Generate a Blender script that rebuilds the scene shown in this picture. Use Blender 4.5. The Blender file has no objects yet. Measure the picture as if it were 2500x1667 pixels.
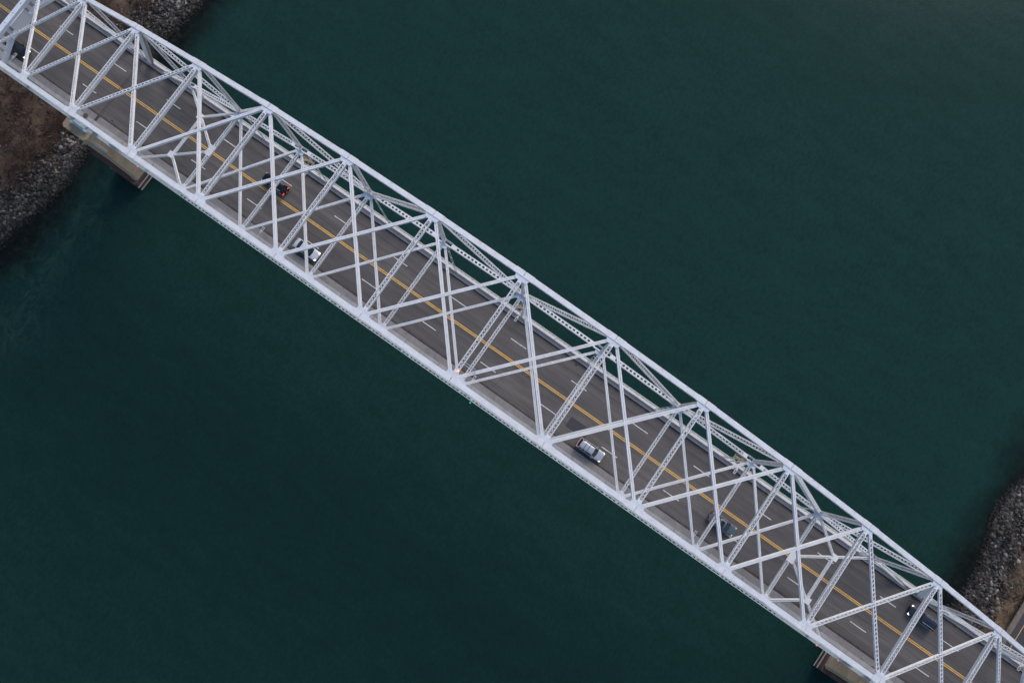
import bpy, math, random
import numpy as np
from mathutils import Vector as V
R = math.radians
random.seed(7)
rng = np.random.default_rng(7)
S = bpy.context.scene
COL = S.collection

# ---------------------------------------------------------------- camera, sky, sun, exposure
cam = bpy.data.cameras.new('camera')
cam.sensor_width = 36.0
cam.lens = 36.0 * 1945.98 / 2500.0
cam.clip_start = 0.5
cam.clip_end = 9000
co = bpy.data.objects.new('camera', cam)
COL.objects.link(co)
co.location = (9.4923, -8.5612, 133.4292)
co.rotation_euler = (0.111505, -0.000089, 0.610617)
S.camera = co

SUN_EL, SUN_AZ = R(39), R(0)          # azimuth measured clockwise from +Y
w = bpy.data.worlds.new('World')
S.world = w
w.use_nodes = True
wn = w.node_tree
bg = wn.nodes['Background']
sky = wn.nodes.new('ShaderNodeTexSky')
sky.sky_type = 'NISHITA'
sky.sun_disc = False
sky.sun_elevation = SUN_EL
sky.sun_rotation = SUN_AZ
sky.air_density = 0.75
sky.dust_density = 2.2
wn.links.new(sky.outputs[0], bg.inputs[0])
bg.inputs[1].default_value = 0.15
sl = bpy.data.lights.new('sun', 'SUN')
sl.energy = 0.5
sl.angle = R(30)
sl.color = (1.0, 0.93, 0.88)
so = bpy.data.objects.new('sun', sl)
COL.objects.link(so)
sd = V((math.sin(SUN_AZ) * math.cos(SUN_EL), math.cos(SUN_AZ) * math.cos(SUN_EL), math.sin(SUN_EL)))
so.rotation_euler = sd.to_track_quat('Z', 'Y').to_euler()
S.view_settings.view_transform = 'Standard'
S.view_settings.look = 'None'
S.view_settings.exposure = 0.66
S.view_settings.gamma = 1.0

# ---------------------------------------------------------------- materials
def mat(name, col=(.5, .5, .5), rough=.6, metal=0.0, emit=None, estr=0.0, spec=None):
    m = bpy.data.materials.new(name)
    m.use_nodes = True
    b = m.node_tree.nodes['Principled BSDF']
    b.inputs['Base Color'].default_value = (*col, 1)
    b.inputs['Roughness'].default_value = rough
    b.inputs['Metallic'].default_value = metal
    if spec is not None: b.inputs['Specular IOR Level'].default_value = spec
    if emit:
        b.inputs['Emission Color'].default_value = (*emit, 1)
        b.inputs['Emission Strength'].default_value = estr
    return m

class NT:
    """small helper to wire procedural nodes"""
    def __init__(s, m):
        s.t = m.node_tree; s.b = s.t.nodes['Principled BSDF']
        s.c = s.t.nodes.new('ShaderNodeTexCoord')
    def map(s, scale=(1, 1, 1), rot=(0, 0, 0)):
        n = s.t.nodes.new('ShaderNodeMapping')
        n.inputs['Scale'].default_value = scale; n.inputs['Rotation'].default_value = rot
        s.t.links.new(s.c.outputs['Object'], n.inputs[0]); return n.outputs[0]
    def noise(s, scale, detail=4, rough=.6, vec=None, dist=0.0):
        n = s.t.nodes.new('ShaderNodeTexNoise')
        n.inputs['Scale'].default_value = scale; n.inputs['Detail'].default_value = detail
        n.inputs['Roughness'].default_value = rough; n.inputs['Distortion'].default_value = dist
        s.t.links.new(vec if vec else s.c.outputs['Object'], n.inputs['Vector']); return n.outputs[0]
    def ramp(s, fac, stops):
        n = s.t.nodes.new('ShaderNodeValToRGB')
        e = n.color_ramp.elements
        while len(e) < len(stops): e.new(.5)
        for k, (p, c) in enumerate(stops):
            e[k].position = p; e[k].color = (*c, 1) if not isinstance(c, (int, float)) else (c, c, c, 1)
        s.t.links.new(fac, n.inputs[0]); return n.outputs[0]
    def mix(s, fac, a, b, mode='MIX'):
        n = s.t.nodes.new('ShaderNodeMix'); n.data_type = 'RGBA'; n.blend_type = mode
        for i, x in ((0, fac), (6, a), (7, b)):
            if isinstance(x, (int, float)): n.inputs[i].default_value = x
            elif isinstance(x, tuple): n.inputs[i].default_value = (*x, 1)
            else: s.t.links.new(x, n.inputs[i])
        return n.outputs[2]
    def math(s, op, a, b=None, c=None):
        n = s.t.nodes.new('ShaderNodeMath'); n.operation = op
        for i, x in ((0, a), (1, b), (2, c)):
            if x is None: continue
            if isinstance(x, (int, float)): n.inputs[i].default_value = x
            else: s.t.links.new(x, n.inputs[i])
        return n.outputs[0]
    def sep(s):
        n = s.t.nodes.new('ShaderNodeSeparateXYZ'); s.t.links.new(s.c.outputs['Object'], n.inputs[0]); return n.outputs
    def col(s, o): s.t.links.new(o, s.b.inputs['Base Color'])
    def bump(s, h, strength=.3, dist=.02):
        n = s.t.nodes.new('ShaderNodeBump'); n.inputs['Strength'].default_value = strength
        n.inputs['Distance'].default_value = dist
        s.t.links.new(h, n.inputs['Height']); s.t.links.new(n.outputs[0], s.b.inputs['Normal'])

def steel(name, base, rust, lo, hi, dirt=.75):
    m = mat(name, base, .55, 0.0, spec=.35); n = NT(m)
    a = n.noise(.9, 6, .65)
    c1 = n.ramp(a, [(.3, tuple(x * dirt for x in base)), (.6, base)])
    f = n.noise(3.1, 8, .75)
    patch = n.noise(.22, 3, .6)
    k = n.math('MULTIPLY', n.ramp(f, [(lo, 0.0), (hi, 1.0)]), n.ramp(patch, [(.42, .1), (.66, 1.0)]))
    n.col(n.mix(k, c1, rust))
    return m
M = {}
M['steel'] = steel('painted_steel', (.70, .705, .70), (.58, .43, .36), .54, .76, .86)
M['steel_top'] = steel('top_chord_paint', (.68, .695, .70), (.68, .53, .48), .50, .74, .84)
M['gusset'] = steel('gusset_paint', (.58, .635, .68), (.62, .46, .41), .50, .76, .88)
M['web'] = steel('weathered_steel', (.69, .65, .64), (.50, .32, .27), .48, .72, .86)
M['rusty'] = steel('rusty_steel', (.56, .50, .48), (.42, .17, .09), .40, .60, .72)

def asphalt():
    m = mat('asphalt', (.08, .078, .08), .85, spec=.3); n = NT(m)
    big = n.noise(.12, 5, .6, n.map((.35, 1.6, 1)))
    c = n.ramp(big, [(.3, (.082, .075, .073)), (.52, (.108, .099, .091)), (.72, (.142, .128, .116))])
    # sealed joints / cracks running along the lanes, wandering a little
    wob = n.noise(.35, 5, .7, n.map((.5, .05, 1)))
    xyz = n.sep()
    y = n.math('ADD', xyz[1], n.math('MULTIPLY', n.math('SUBTRACT', wob, .5), .4))
    y = n.math('ADD', y, -.81)
    fr = n.math('ABSOLUTE', n.math('SUBTRACT', n.math('FRACT', n.math('DIVIDE', n.math('ADD', y, 30.5), 3.05)), .47))
    brk = n.ramp(n.noise(.6, 3, .6, n.map((.25, 1, 1))), [(.42, 0.0), (.56, 1.0)])
    crack = n.math('MULTIPLY', n.ramp(fr, [(.008, 1.0), (.02, 0.0)]), brk)
    c = n.mix(n.math('MULTIPLY', crack, .65), c, (.03, .028, .028))
    # wheel tracks polished lighter / oil band darker along x
    tr = n.ramp(n.noise(1.1, 2, .5, n.map((.004, 1, .01))), [(.35, .88), (.65, 1.1)])
    c = n.mix(1.0, c, tr, 'MULTIPLY')
    oil = n.ramp(n.noise(.9, 5, .7, n.map((.12, 1.1, 1))), [(.36, .80), (.5, 1.0), (.68, 1.12)])
    c = n.mix(.8, c, oil, 'MULTIPLY')
    spots = n.ramp(n.noise(2.6, 3, .6), [(.70, 0.0), (.74, .5)])
    c = n.mix(spots, c, (.045, .04, .038))
    # fine transverse scars
    vor = n.t.nodes.new('ShaderNodeTexVoronoi'); vor.feature = 'DISTANCE_TO_EDGE'
    vor.inputs['Scale'].default_value = .45
    n.t.links.new(n.map((.7, 1.0, 1)), vor.inputs['Vector'])
    thin = n.math('MULTIPLY', n.ramp(vor.outputs[0], [(.002, 1.0), (.012, 0.0)]),
                  n.ramp(n.noise(.28, 2, .5), [(.5, 0.0), (.6, 1.0)]))
    c = n.mix(n.math('MULTIPLY', thin, .4), c, (.04, .038, .038))
    # dirt collecting towards the kerbs
    far = n.math('ADD', n.math('ABSOLUTE', n.math('ADD', xyz[1], -.93)), n.math('MULTIPLY', n.noise(.8, 5, .7), .9))
    c = n.mix(n.ramp(n.math('DIVIDE', far, 10), [(.61, 0.0), (.655, .9)]), c, (.040, .027, .022))
    n.col(c)
    n.bump(n.noise(30, 4, .7), .35, .01)
    return m
M['asphalt'] = asphalt()

def concrete(name, a, b, stain, scale=.6):
    m = mat(name, a, .9, spec=.2); n = NT(m)
    c = n.ramp(n.noise(scale, 7, .65), [(.3, a), (.7, b)])
    k = n.ramp(n.noise(scale * 2.3, 6, .75, n.map((.5, 1, 2.5))), [(.55, 0.0), (.75, .8)])
    n.col(n.mix(k, c, stain)); n.bump(n.noise(9, 5, .7), .4, .02)
    return m
M['kerb'] = concrete('kerb_concrete', (.30, .275, .25), (.42, .39, .36), (.17, .13, .105))
M['walk'] = concrete('sidewalk_concrete', (.185, .175, .165), (.26, .245, .235), (.10, .08, .07))
M['parapet'] = concrete('parapet_paint', (.54, .495, .465), (.70, .65, .61), (.40, .28, .23))
M['parapet_grey'] = concrete('grey_parapet', (.28, .275, .265), (.39, .38, .37), (.17, .14, .125))
M['pier'] = concrete('pier_concrete', (.33, .24, .155), (.50, .38, .255), (.12, .065, .04), .28)
M['footing'] = concrete('wet_footing', (.085, .05, .042), (.14, .09, .075), (.04, .03, .026), .5)
M['pale'] = concrete('pale_stain', (.36, .34, .28), (.46, .43, .35), (.3, .26, .18))

def paint(name, col, worn):
    m = mat(name, col, .7, spec=.3); n = NT(m)
    k = n.ramp(n.noise(1.6, 7, .8, n.map((1, 1, 1))), [(.54, 0.0), (.66, .8)])
    n.col(n.mix(k, col, worn)); return m
M['yellow'] = paint('yellow_paint', (.72, .42, .10), (.25, .15, .07))
M['white'] = paint('white_paint', (.68, .67, .65), (.2, .19, .19))

def water():
    m = mat('water', (.01, .03, .03), .10, spec=.03); n = NT(m)
    xyz = n.sep()
    ax = n.math('ABSOLUTE', xyz[0])
    # base colour gets paler and slightly bluer towards +y
    t = n.math('ADD', n.math('MULTIPLY', xyz[1], .0032), .42)
    t = n.math('ADD', t, n.math('MULTIPLY', n.math('SUBTRACT', n.noise(.018, 5, .6), .5), .3))
    c = n.ramp(t, [(.1, (.0088, .0298, .0255)), (.9, (.0116, .0375, .0330))])
    fine = n.ramp(n.noise(.11, 6, .65, n.map((1.0, 2.6, 1))), [(.3, .9), (.7, 1.09)])
    c = n.mix(1.0, c, fine, 'MULTIPLY')
    grain = n.ramp(n.noise(1.1, 4, .75, n.map((1.6, .8, 1))), [(.3, .84), (.7, 1.18)])
    c = n.mix(1.0, c, grain, 'MULTIPLY')
    # shallows: dark weed-covered stones under the surface near both banks
    wb = n.math('MULTIPLY', n.math('SUBTRACT', n.noise(.09, 6, .65), .5), 12)
    sh = n.math('ADD', ax, wb)
    k = n.ramp(n.math('DIVIDE', sh, 120), [(.825, 0.0), (.88, 1.0)])
    bed = n.ramp(n.noise(.7, 6, .75), [(.35, (.0035, .006, .006)), (.6, (.010, .013, .012)), (.78, (.032, .036, .03))])
    c = n.mix(k, c, bed)
    # drifts of paler suspended silt just outside the stones
    q = n.ramp(n.math('DIVIDE', n.math('ADD', ax, n.math('MULTIPLY', n.math('SUBTRACT', n.noise(.05, 5, .65), .5), 16)), 120),
               [(.74, 0.0), (.80, 1.0), (.885, 0.0)])
    near = n.ramp(n.math('DIVIDE', n.math('ADD', xyz[1], 100), 200), [(.38, 1.0), (.49, .12)])
    left = n.ramp(n.math('DIVIDE', n.math('ADD', xyz[0], 150), 300), [(.3, 1.0), (.6, .15)])
    sw = n.ramp(n.noise(.22, 7, .78, n.map((1, .6, 1)), 1.6), [(.46, 0.0), (.72, .62)])
    c = n.mix(n.math('MULTIPLY', n.math('MULTIPLY', q, sw), n.math('MULTIPLY', near, left)), c, (.042, .082, .068))
    n.col(c)
    h = n.math('ADD', n.noise(.9, 5, .7, n.map((1.4, .7, 1))), n.math('MULTIPLY', n.noise(.16, 3, .6), 1.5))
    n.bump(h, .25, .08)
    return m
M['water'] = water()

def ground():
    m = mat('ground', (.05, .04, .03), .95, spec=.15); n = NT(m)
    xyz = n.sep()
    c = n.ramp(n.noise(.16, 7, .7), [(.3, (.030, .018, .014)), (.46, (.066, .042, .032)), (.58, (.110, .078, .056)), (.75, (.17, .13, .095))])
    # the right bank carries tan grass between the boulders and the path
    tan = n.ramp(n.noise(.5, 6, .7), [(.3, (.085, .058, .036)), (.5, (.16, .115, .072)), (.7, (.26, .20, .135))])
    kx = n.math('ADD', xyz[0], n.math('MULTIPLY', n.noise(.35, 4, .6), 4))
    c = n.mix(n.ramp(n.math('DIVIDE', kx, 150), [(.763, 0.0), (.78, .9)]), c, tan)
    g = n.ramp(n.noise(1.6, 7, .8), [(.3, .5), (.7, 1.45)])
    c = n.mix(1.0, c, g, 'MULTIPLY')
    wet = n.math('ADD', n.math('ABSOLUTE', xyz[0]), n.math('MULTIPLY', n.noise(.3, 4, .6), 5))
    c = n.mix(n.ramp(n.math('DIVIDE', wet, 120), [(.90, 1.0), (.985, 0.0)]), c, (.016, .016, .015))
    n.col(c); n.bump(n.noise(2.2, 7, .8), .8, .25)
    return m
M['ground'] = ground()

def varied(name, stops, rough=.9):
    m = mat(name, (.1, .1, .1), rough, spec=.2); n = NT(m)
    a = n.t.nodes.new('ShaderNodeAttribute'); a.attribute_name = 'tone'
    c = n.ramp(a.outputs['Fac'], stops)
    n.col(n.mix(1.0, c, n.ramp(n.noise(3.5, 5, .7), [(.3, .7), (.7, 1.2)]), 'MULTIPLY')); return m
M['rock'] = varied('riprap', [(0, (.014, .013, .012)), (.4, (.048, .045, .041)), (.75, (.115, .107, .096)), (.93, (.21, .195, .175)), (1, (.30, .285, .26))])
M['twig'] = varied('dry_scrub', [(0, (.028, .016, .013)), (.5, (.070, .046, .036)), (.8, (.13, .10, .075)), (1, (.22, .17, .115))])

M['glass'] = mat('dark_glass', (.012, .016, .018), .08, spec=.6)
M['tyre'] = mat('tyre_rubber', (.015, .015, .015), .9)
M['rim'] = mat('alloy', (.35, .35, .36), .35, .8)
M['trim'] = mat('black_trim', (.02, .02, .022), .5)
M['chrome'] = mat('bright_trim', (.62, .62, .64), .25, .6)
M['head_on'] = mat('lit_headlight', (.9, .9, .85), .3, emit=(1, .93, .74), estr=1.15)
M['head_off'] = mat('headlight', (.6, .6, .6), .2)
M['tail_on'] = mat('lit_taillight', (.6, .02, .01), .3, emit=(1, .05, .03), estr=.6)
M['tail_dim'] = mat('dim_taillight', (.55, .10, .10), .3, emit=(1, .12, .10), estr=.22)
M['tail_pale'] = mat('pale_taillight', (.40, .30, .30), .3)
M['tail_off'] = mat('taillight', (.28, .02, .02), .3)
M['lens_red'] = mat('red_lamp', (.6, .05, .03), .3, emit=(1, .10, .06), estr=1.0)
M['lens_orange'] = mat('beacon_lamp', (.7, .2, .1), .3, emit=(1, .22, .08), estr=2.2)
M['lens_green'] = mat('green_lamp', (.1, .45, .35), .3, emit=(.1, .7, .5), estr=.35)
M['lamp'] = mat('lamp_casing', (.50, .49, .46), .5)
M['lampglass'] = mat('lamp_glass', (.12, .11, .11), .3)
M['sign'] = mat('sign_back', (.62, .60, .61), .6)
M['joint'] = mat('joint_steel', (.035, .033, .034), .7)
M['patch'] = mat('new_asphalt', (.045, .045, .05), .85)
M['yellowed'] = steel('ochre_steel', (.36, .28, .19), (.36, .18, .11), .45, .65, .7)
M['railing'] = steel('railing_paint', (.42, .48, .47), (.36, .27, .2), .5, .7, .8)

# ---------------------------------------------------------------- mesh builder
class MB:
    def __init__(s): s.v = []; s.f = []; s.m = []; s.t = []
    def hexa(s, c, mi=0, ends=True):
        o = len(s.v); s.v.extend([tuple(x) for x in c])
        fs = [(0, 1, 5, 4), (1, 2, 6, 5), (2, 3, 7, 6), (3, 0, 4, 7)]
        if ends: fs += [(3, 2, 1, 0), (4, 5, 6, 7)]
        s.f.extend([tuple(o + i for i in f) for f in fs]); s.m.extend([mi] * len(fs))
    def beam(s, p, q, w_, h, up=(0, 0, 1), mi=0, ends=True):
        p = V(p); q = V(q); a = (q - p).normalized(); u = V(up)
        sd_ = a.cross(u)
        if sd_.length < 1e-5: sd_ = a.cross(V((0, 1, 0)))
        sd_.normalize(); u = sd_.cross(a).normalized()
        x = sd_ * w_ / 2; y = u * h / 2
        s.hexa([p - x - y, p + x - y, p + x + y, p - x + y, q - x - y, q + x - y, q + x + y, q - x + y], mi, ends)
    def box(s, a, b, mi=0):
        x0, y0, z0 = a; x1, y1, z1 = b
        s.hexa([(x0, y0, z0), (x1, y0, z0), (x1, y1, z0), (x0, y1, z0), (x0, y0, z1), (x1, y0, z1), (x1, y1, z1), (x0, y1, z1)], mi)
    def prism(s, pts, z0, z1, mi=0):
        n = len(pts); o = len(s.v)
        s.v.extend([(x, y, z0) for x, y in pts] + [(x, y, z1) for x, y in pts])
        s.f.append(tuple(o + i for i in reversed(range(n)))); s.f.append(tuple(o + n + i for i in range(n)))
        for i in range(n): j = (i + 1) % n; s.f.append((o + i, o + j, o + n + j, o + n + i))
        s.m.extend([mi] * (n + 2))
    def poly(s, pts, mi=0):
        o = len(s.v); s.v.extend([tuple(p) for p in pts]); s.f.append(tuple(range(o, o + len(pts)))); s.m.append(mi)
    def tube(s, p, q, r, n=8, mi=0, r2=None):
        p = V(p); q = V(q); a = (q - p).normalized(); r2 = r if r2 is None else r2
        u = a.cross(V((0, 0, 1)));
        if u.length < 1e-4: u = V((1, 0, 0))
        u.normalize(); k = a.cross(u); o = len(s.v)
        for c, rr in ((p, r), (q, r2)):
            for i in range(n):
                t = 2 * math.pi * i / n; s.v.append(tuple(c + u * math.cos(t) * rr + k * math.sin(t) * rr))
        for i in range(n): j = (i + 1) % n; s.f.append((o + i, o + j, o + n + j, o + n + i))
        s.f.append(tuple(o + i for i in reversed(range(n)))); s.f.append(tuple(o + n + i for i in range(n)))
        s.m.extend([mi] * (n + 2))
    def build(s, name, mats, parent=None, smooth=False):
        me = bpy.data.meshes.new(name); me.from_pydata(s.v, [], s.f)
        if not isinstance(mats, (list, tuple)): mats = [mats]
        for m_ in mats: me.materials.append(m_)
        if len(mats) > 1: me.polygons.foreach_set('material_index', s.m)
        if smooth: me.polygons.foreach_set('use_smooth', [True] * len(s.f))
        me.validate(); me.update()
        o = bpy.data.objects.new(name, me); COL.objects.link(o)
        if parent: o.parent = parent
        return o

def frame(p, q, up):
    p = V(p); q = V(q); a = (q - p).normalized(); sd_ = a.cross(V(up)).normalized(); u = sd_.cross(a).normalized()
    return p, q, a, sd_, u, (q - p).length

def laced(mb, p, q, wd, dp, up, pitch=.47, bar=.075, start=.0, end=.0, fl=.11, kind='x', both=True, mi=0, ml=0):
    """built-up member: two side plates with edge flanges, joined by lacing (or a perforated plate)"""
    p, q, a, sx, u, L = frame(p, q, up)
    t = .035
    for sg in (-1, 1):
        c = sx * sg * (wd / 2 - t / 2)
        mb.beam(p + c, q + c, t, dp, u, mi)
        for su in ((1, -1) if both else (1,)):
            c2 = sx * sg * (wd / 2 - fl / 2) + u * su * (dp / 2 + .008)
            mb.beam(p + c2, q + c2, fl, .016, u, mi)
    x0, x1 = start, L - end
    for e0, e1 in ((x0, x0 + .55), (x1 - .55, x1)):       # batten plates at the ends
        for su in ((1, -1) if both else (1,)):
            mb.beam(p + a * e0 + u * su * (dp / 2 + .026), p + a * e1 + u * su * (dp / 2 + .026), wd - .02, .012, u, mi)
    x0 += .55; x1 -= .55
    n = max(1, int(round((x1 - x0) / pitch))); pt = (x1 - x0) / n
    wi = wd / 2 - fl * .55
    for su in ((1, -1) if both else (1,)):
        for i in range(n):
            b = x0 + i * pt; hh = dp / 2 + .022
            if su < 0:
                if i % 3 == 0:
                    sg = 1 if i % 2 else -1
                    mb.beam(p + a * b - sx * wi * sg + u * su * hh, p + a * min(b + pt * 3, x1) + sx * wi * sg + u * su * hh, .06, .012, u, ml, False)
            elif kind == 'x':
                for sg, dz in ((1, 0), (-1, .013)):
                    mb.beam(p + a * b - sx * wi * sg + u * su * (hh + dz), p + a * (b + pt) + sx * wi * sg + u * su * (hh + dz),
                            bar, .012, u, ml, False)
            elif kind == 'bars':
                mb.beam(p + a * b - sx * wi + u * su * hh, p + a * (b + pt * .35) + sx * wi + u * su * hh, bar, .012, u, ml, False)
            else:                                        # plate with an oval hole per bay
                k = 10; ro = pt * .33; rs = (wd - 2 * fl) * .42
                cx = b + pt / 2; o = len(mb.v)
                for j in range(k):
                    th = 2 * math.pi * j / k
                    ca, sa = math.cos(th), math.sin(th); mx = max(abs(ca), abs(sa))
                    P1 = p + a * (cx + ro * ca) + sx * rs * sa + u * su * hh
                    P2 = p + a * (cx + pt / 2 * ca / mx) + sx * wi * sa / mx + u * su * hh
                    mb.v.extend([tuple(P1), tuple(P2), tuple(P1 - u * su * .02)])
                for j in range(k):
                    jj = (j + 1) % k
                    A, B = o + 3 * j, o + 3 * jj
                    mb.f.extend([(A, A + 1, B + 1, B), (A, B, B + 2, A + 2)]); mb.m.extend([mi, mi])

def channel(mb, p, q, wd, dp, up, mi=0):
    """light brace: two channels back to back with a slot between"""
    p, q, a, sx, u, L = frame(p, q, up)
    g = .045; hw = (wd - g) / 2
    for sg in (-1, 1):
        c = sx * sg * (g / 2 + hw / 2)
        mb.beam(p + c + u * dp / 2, q + c + u * dp / 2, hw, .03, u, mi)
        mb.beam(p + c - u * dp / 2, q + c - u * dp / 2, hw, .03, u, mi)
        cw = sx * sg * (wd / 2 - .03)
        mb.beam(p + cw, q + cw, .03, dp - .04, u, mi)
    n = int(L / 1.5)
    for i in range(1, n):                                 # stitch plates
        b = p + a * (L * i / n)
        mb.beam(b - a * .09 + u * (dp / 2 - .03), b + a * .09 + u * (dp / 2 - .03), wd * .9, .02, u, mi)

def tag(o, label=None, cat=None, group=None, kind=None):
    if label: o['label'] = label
    if cat: o['category'] = cat
    if group: o['group'] = group
    if kind: o['kind'] = kind
    return o
def empty(name, loc=(0, 0, 0), rz=0):
    o = bpy.data.objects.new(name, None); COL.objects.link(o); o.location = loc; o.rotation_euler = (0, 0, rz)
    o.empty_display_size = .5
    return o

# ---------------------------------------------------------------- dimensions
P = 13.411                     # panel length (44 ft)
W = 7.679                      # truss planes at y = +-W
H = {0: 38.3, 1: 37.75, 2: 36.17, 3: 33.68, 4: 29.75, 5: 25.08, 6: 19.17, 7: 12.3, 8: 6.0, 9: 1.4}       # top chord above deck, by panels from the crown
LW = {0: 24.5, 1: 23.5, 2: 21.12, 3: 18.04, 4: 13.29, 5: 6.14, 6: -2.8, 7: -14.3, 8: -10.5, 9: -8.0}  # bottom chord
def X(i): return i * P
def U(i, s): return V((X(i), s * W, H[abs(i)]))
def L(i, s): return V((X(i), s * W, LW[abs(i)]))
CAMB = 1.622
def dz(x):                     # gentle vertical curve of the deck
    return CAMB * (1 - (x / 80.) ** 2) if abs(x) < 80 else -(abs(x) - 80) * 2 * CAMB / 80 * .9
NW = -43.0                     # water level

# ================================================================ THE BRIDGE
B = empty('truss_bridge', (0, 0, 0))
tag(B, 'long pale grey steel arched truss bridge crossing the dark green water diagonally', 'bridge')
EY = V((0, 1, 0))
ZU = V((0, 0, 1))
st = M['steel']
for s in (-1, 1):
    # top chord: plated box, with splice plates at the nodes
    mb = MB()
    for i in range(-9, 9):
        p, q = U(i, s), U(i + 1, s)
        mb.beam(p, q, .60, .80, ZU, 0)
        a = (q - p).normalized(); un = EY.cross(a) if EY.cross(a).z > 0 else -EY.cross(a)
        Lg = (q - p).length
        o2 = un * .413
        mb.beam(p + o2 + a * .02, q + o2 - a * .02, .66, .025, un, 0)
        for k in (.33, .66):                              # plate seams
            c = p + a * Lg * k + un * .435
            mb.beam(c - a * .03, c + a * .03, .70, .016, un, 0)
        for c, d in ((p, 1), (q, -1)):
            mb.beam(c + un * .449 + a * d * .05, c + un * .449 + a * d * 1.35, .74, .03, un, 0)
            mb.beam(c + un * .0 + a * d * .06, c + a * d * 1.2, .66, .74, un, 0)
        # grab-rail posts and small fittings on the chord
        for k in (.25, .5, .78):
            c = p + a * Lg * k + un * .45 + EY * (s * .27)
            mb.beam(c - a * .12, c + a * .12, .05, .05, un, 0)
    mb.build('top_chord', [M['steel_top']], B)
    # bottom chord: laced or perforated box
    mb = MB()
    for i in range(-9, 9):
        p, q = L(i, s), L(i + 1, s)
        k = min(abs(i), abs(i + 1))                       # bay from the crown
        kind = 'hole' if k in (0, 1, 4, 6) else ('bars' if k == 5 else 'x')
        pit = .62 if kind == 'hole' else (.42 if kind == 'bars' else .60)
        a = (q - p).normalized(); un = EY.cross(a) if EY.cross(a).z > 0 else -EY.cross(a)
        laced(mb, p, q, .62, .60, un, pit, .07, start=1.5, end=1.5, fl=.12, kind=kind)
        # closing cover beside each node, leaving an access opening
        for c, d in ((p, 1), (q, -1)):
            f0 = 0.0
            mb.beam(c + un * .33 + a * d * 1.25, c + un * .33 + a * d * 1.9, .62, .03, un, 0)
            for sg in (-1, 1):
                mb.beam(c + EY * sg * .345 - a * d * .0 + a * d * .02, c + EY * sg * .345 + a * d * 1.3, .04, .95, un, 0)
    mb.build('bottom_chord', [st], B)
    # verticals and diagonals of the web
    for i in range(-9, 10):
        p, q = L(i, s), U(i, s)
        if (q - p).length < 3: continue
        mb = MB()
        upv = V((1 if i >= 0 else -1, 0, 0)) * -1
        heavy = abs(i) == 7
        laced(mb, p, q, .55, .34 if not heavy else .6, upv, .42, .06, start=.5, end=.5, fl=.11,
              kind='hole' if heavy else 'x', mi=0, ml=1)
        mb.build('vertical', [st, M['web']], B)
    for i in range(-9, 9):
        j = i + 1
        if i <= -8 or j >= 9: continue
        # Warren pattern: odd nodes on top (except the centre ones), see the photograph
        c = i if i >= 0 else i
        top_is_i = (abs(i) % 2 == 1)
        p = U(i, s) if top_is_i else L(i, s)
        q = L(j, s) if top_is_i else U(j, s)
        a = (q - p).normalized(); un = EY.cross(a) if EY.cross(a).z > 0 else -EY.cross(a)
        mb = MB()
        rusty = min(abs(i), abs(j)) == 5 and max(abs(i), abs(j)) == 6
        k = min(abs(i), abs(j))
        if rusty:                                         # solid plated end post, rusty underside
            mb.beam(p + a * .4, q - a * .2, .62, .42, un, 0)
            for sg in (-1, 1):
                mb.beam(p + a * .4 + EY * sg * .31, q - a * .2 + EY * sg * .31, .05, .9, un, 1)
            mb.build('end_post', [M['gusset'], M['steel']], B)
            mb = MB()
            for sg in (-1, 1):
                mb.beam(p + a * .6 - un * .22 + EY * sg * .16, q - a * .3 - un * .22 + EY * sg * .16, .2, .03, un, 0)
            mb.beam(p + a * .6 - un * .24, q - a * .3 - un * .24, .07, .05, un, 0)
            mb.build('end_post_rib', [M['rusty']], B)
        elif k == 3:
            laced(mb, p, q, .60, .50, un, .45, .07, start=.5, end=.5, fl=.13, kind='x', mi=0, ml=0)
            mb.beam(p + a * .6 + un * .28, q - a * .6 + un * .28, .5, .02, un, 0)
            mb.build('diagonal', [st, M['web']], B)
        else:
            laced(mb, p, q, .60, .38, un, .50, .06, start=.5, end=.5, fl=.13, kind='x', mi=0, ml=1 if k in (1, 2) else 0)
            mb.build('diagonal', [st, M['web']], B)
    # gusset plates reaching inwards from the chords for the lateral bracing
    for i in range(-8, 9):
        for node, wd_, inn, lim in ((U(i, s), 2.0, .66, 8), (L(i, s), 1.8, .66, 4)):
            if node.z != U(i, s).z and abs(i) > lim: continue
            istop = node.z == U(i, s).z
            mb = MB()
            t = -s
            y0 = node.y + t * .28; y1 = y0 + t * inn
            h = wd_ / 2
            pts = [(-h, y0), (h, y0), (h * .99, y0 + t * .15), (h * .80, y1), (-h * .80, y1), (-h * .99, y0 + t * .15)]
            nxt = (U(i + 1, s) - U(i - 1, s)) if istop else (L(min(i + 1, 9), s) - L(max(i - 1, -9), s))
            sl_ = nxt.z / nxt.x
            zc = node.z - .02
            o = len(mb.v); n = len(pts)
            for zz in ((.30, .395) if istop else (.24, .32)):
                for x, y in pts: mb.v.append((node.x + x, y, zc + zz + x * sl_))
            mb.f.append(tuple(o + k2 for k2 in range(n))); mb.f.append(tuple(o + n + k2 for k2 in range(n)))
            for k2 in range(n): mb.f.append((o + k2, o + (k2 + 1) % n, o + n + (k2 + 1) % n, o + n + k2))
            mb.m = [0] * len(mb.f)
            mb.build('gusset_plate', [M['gusset']], B)

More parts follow.
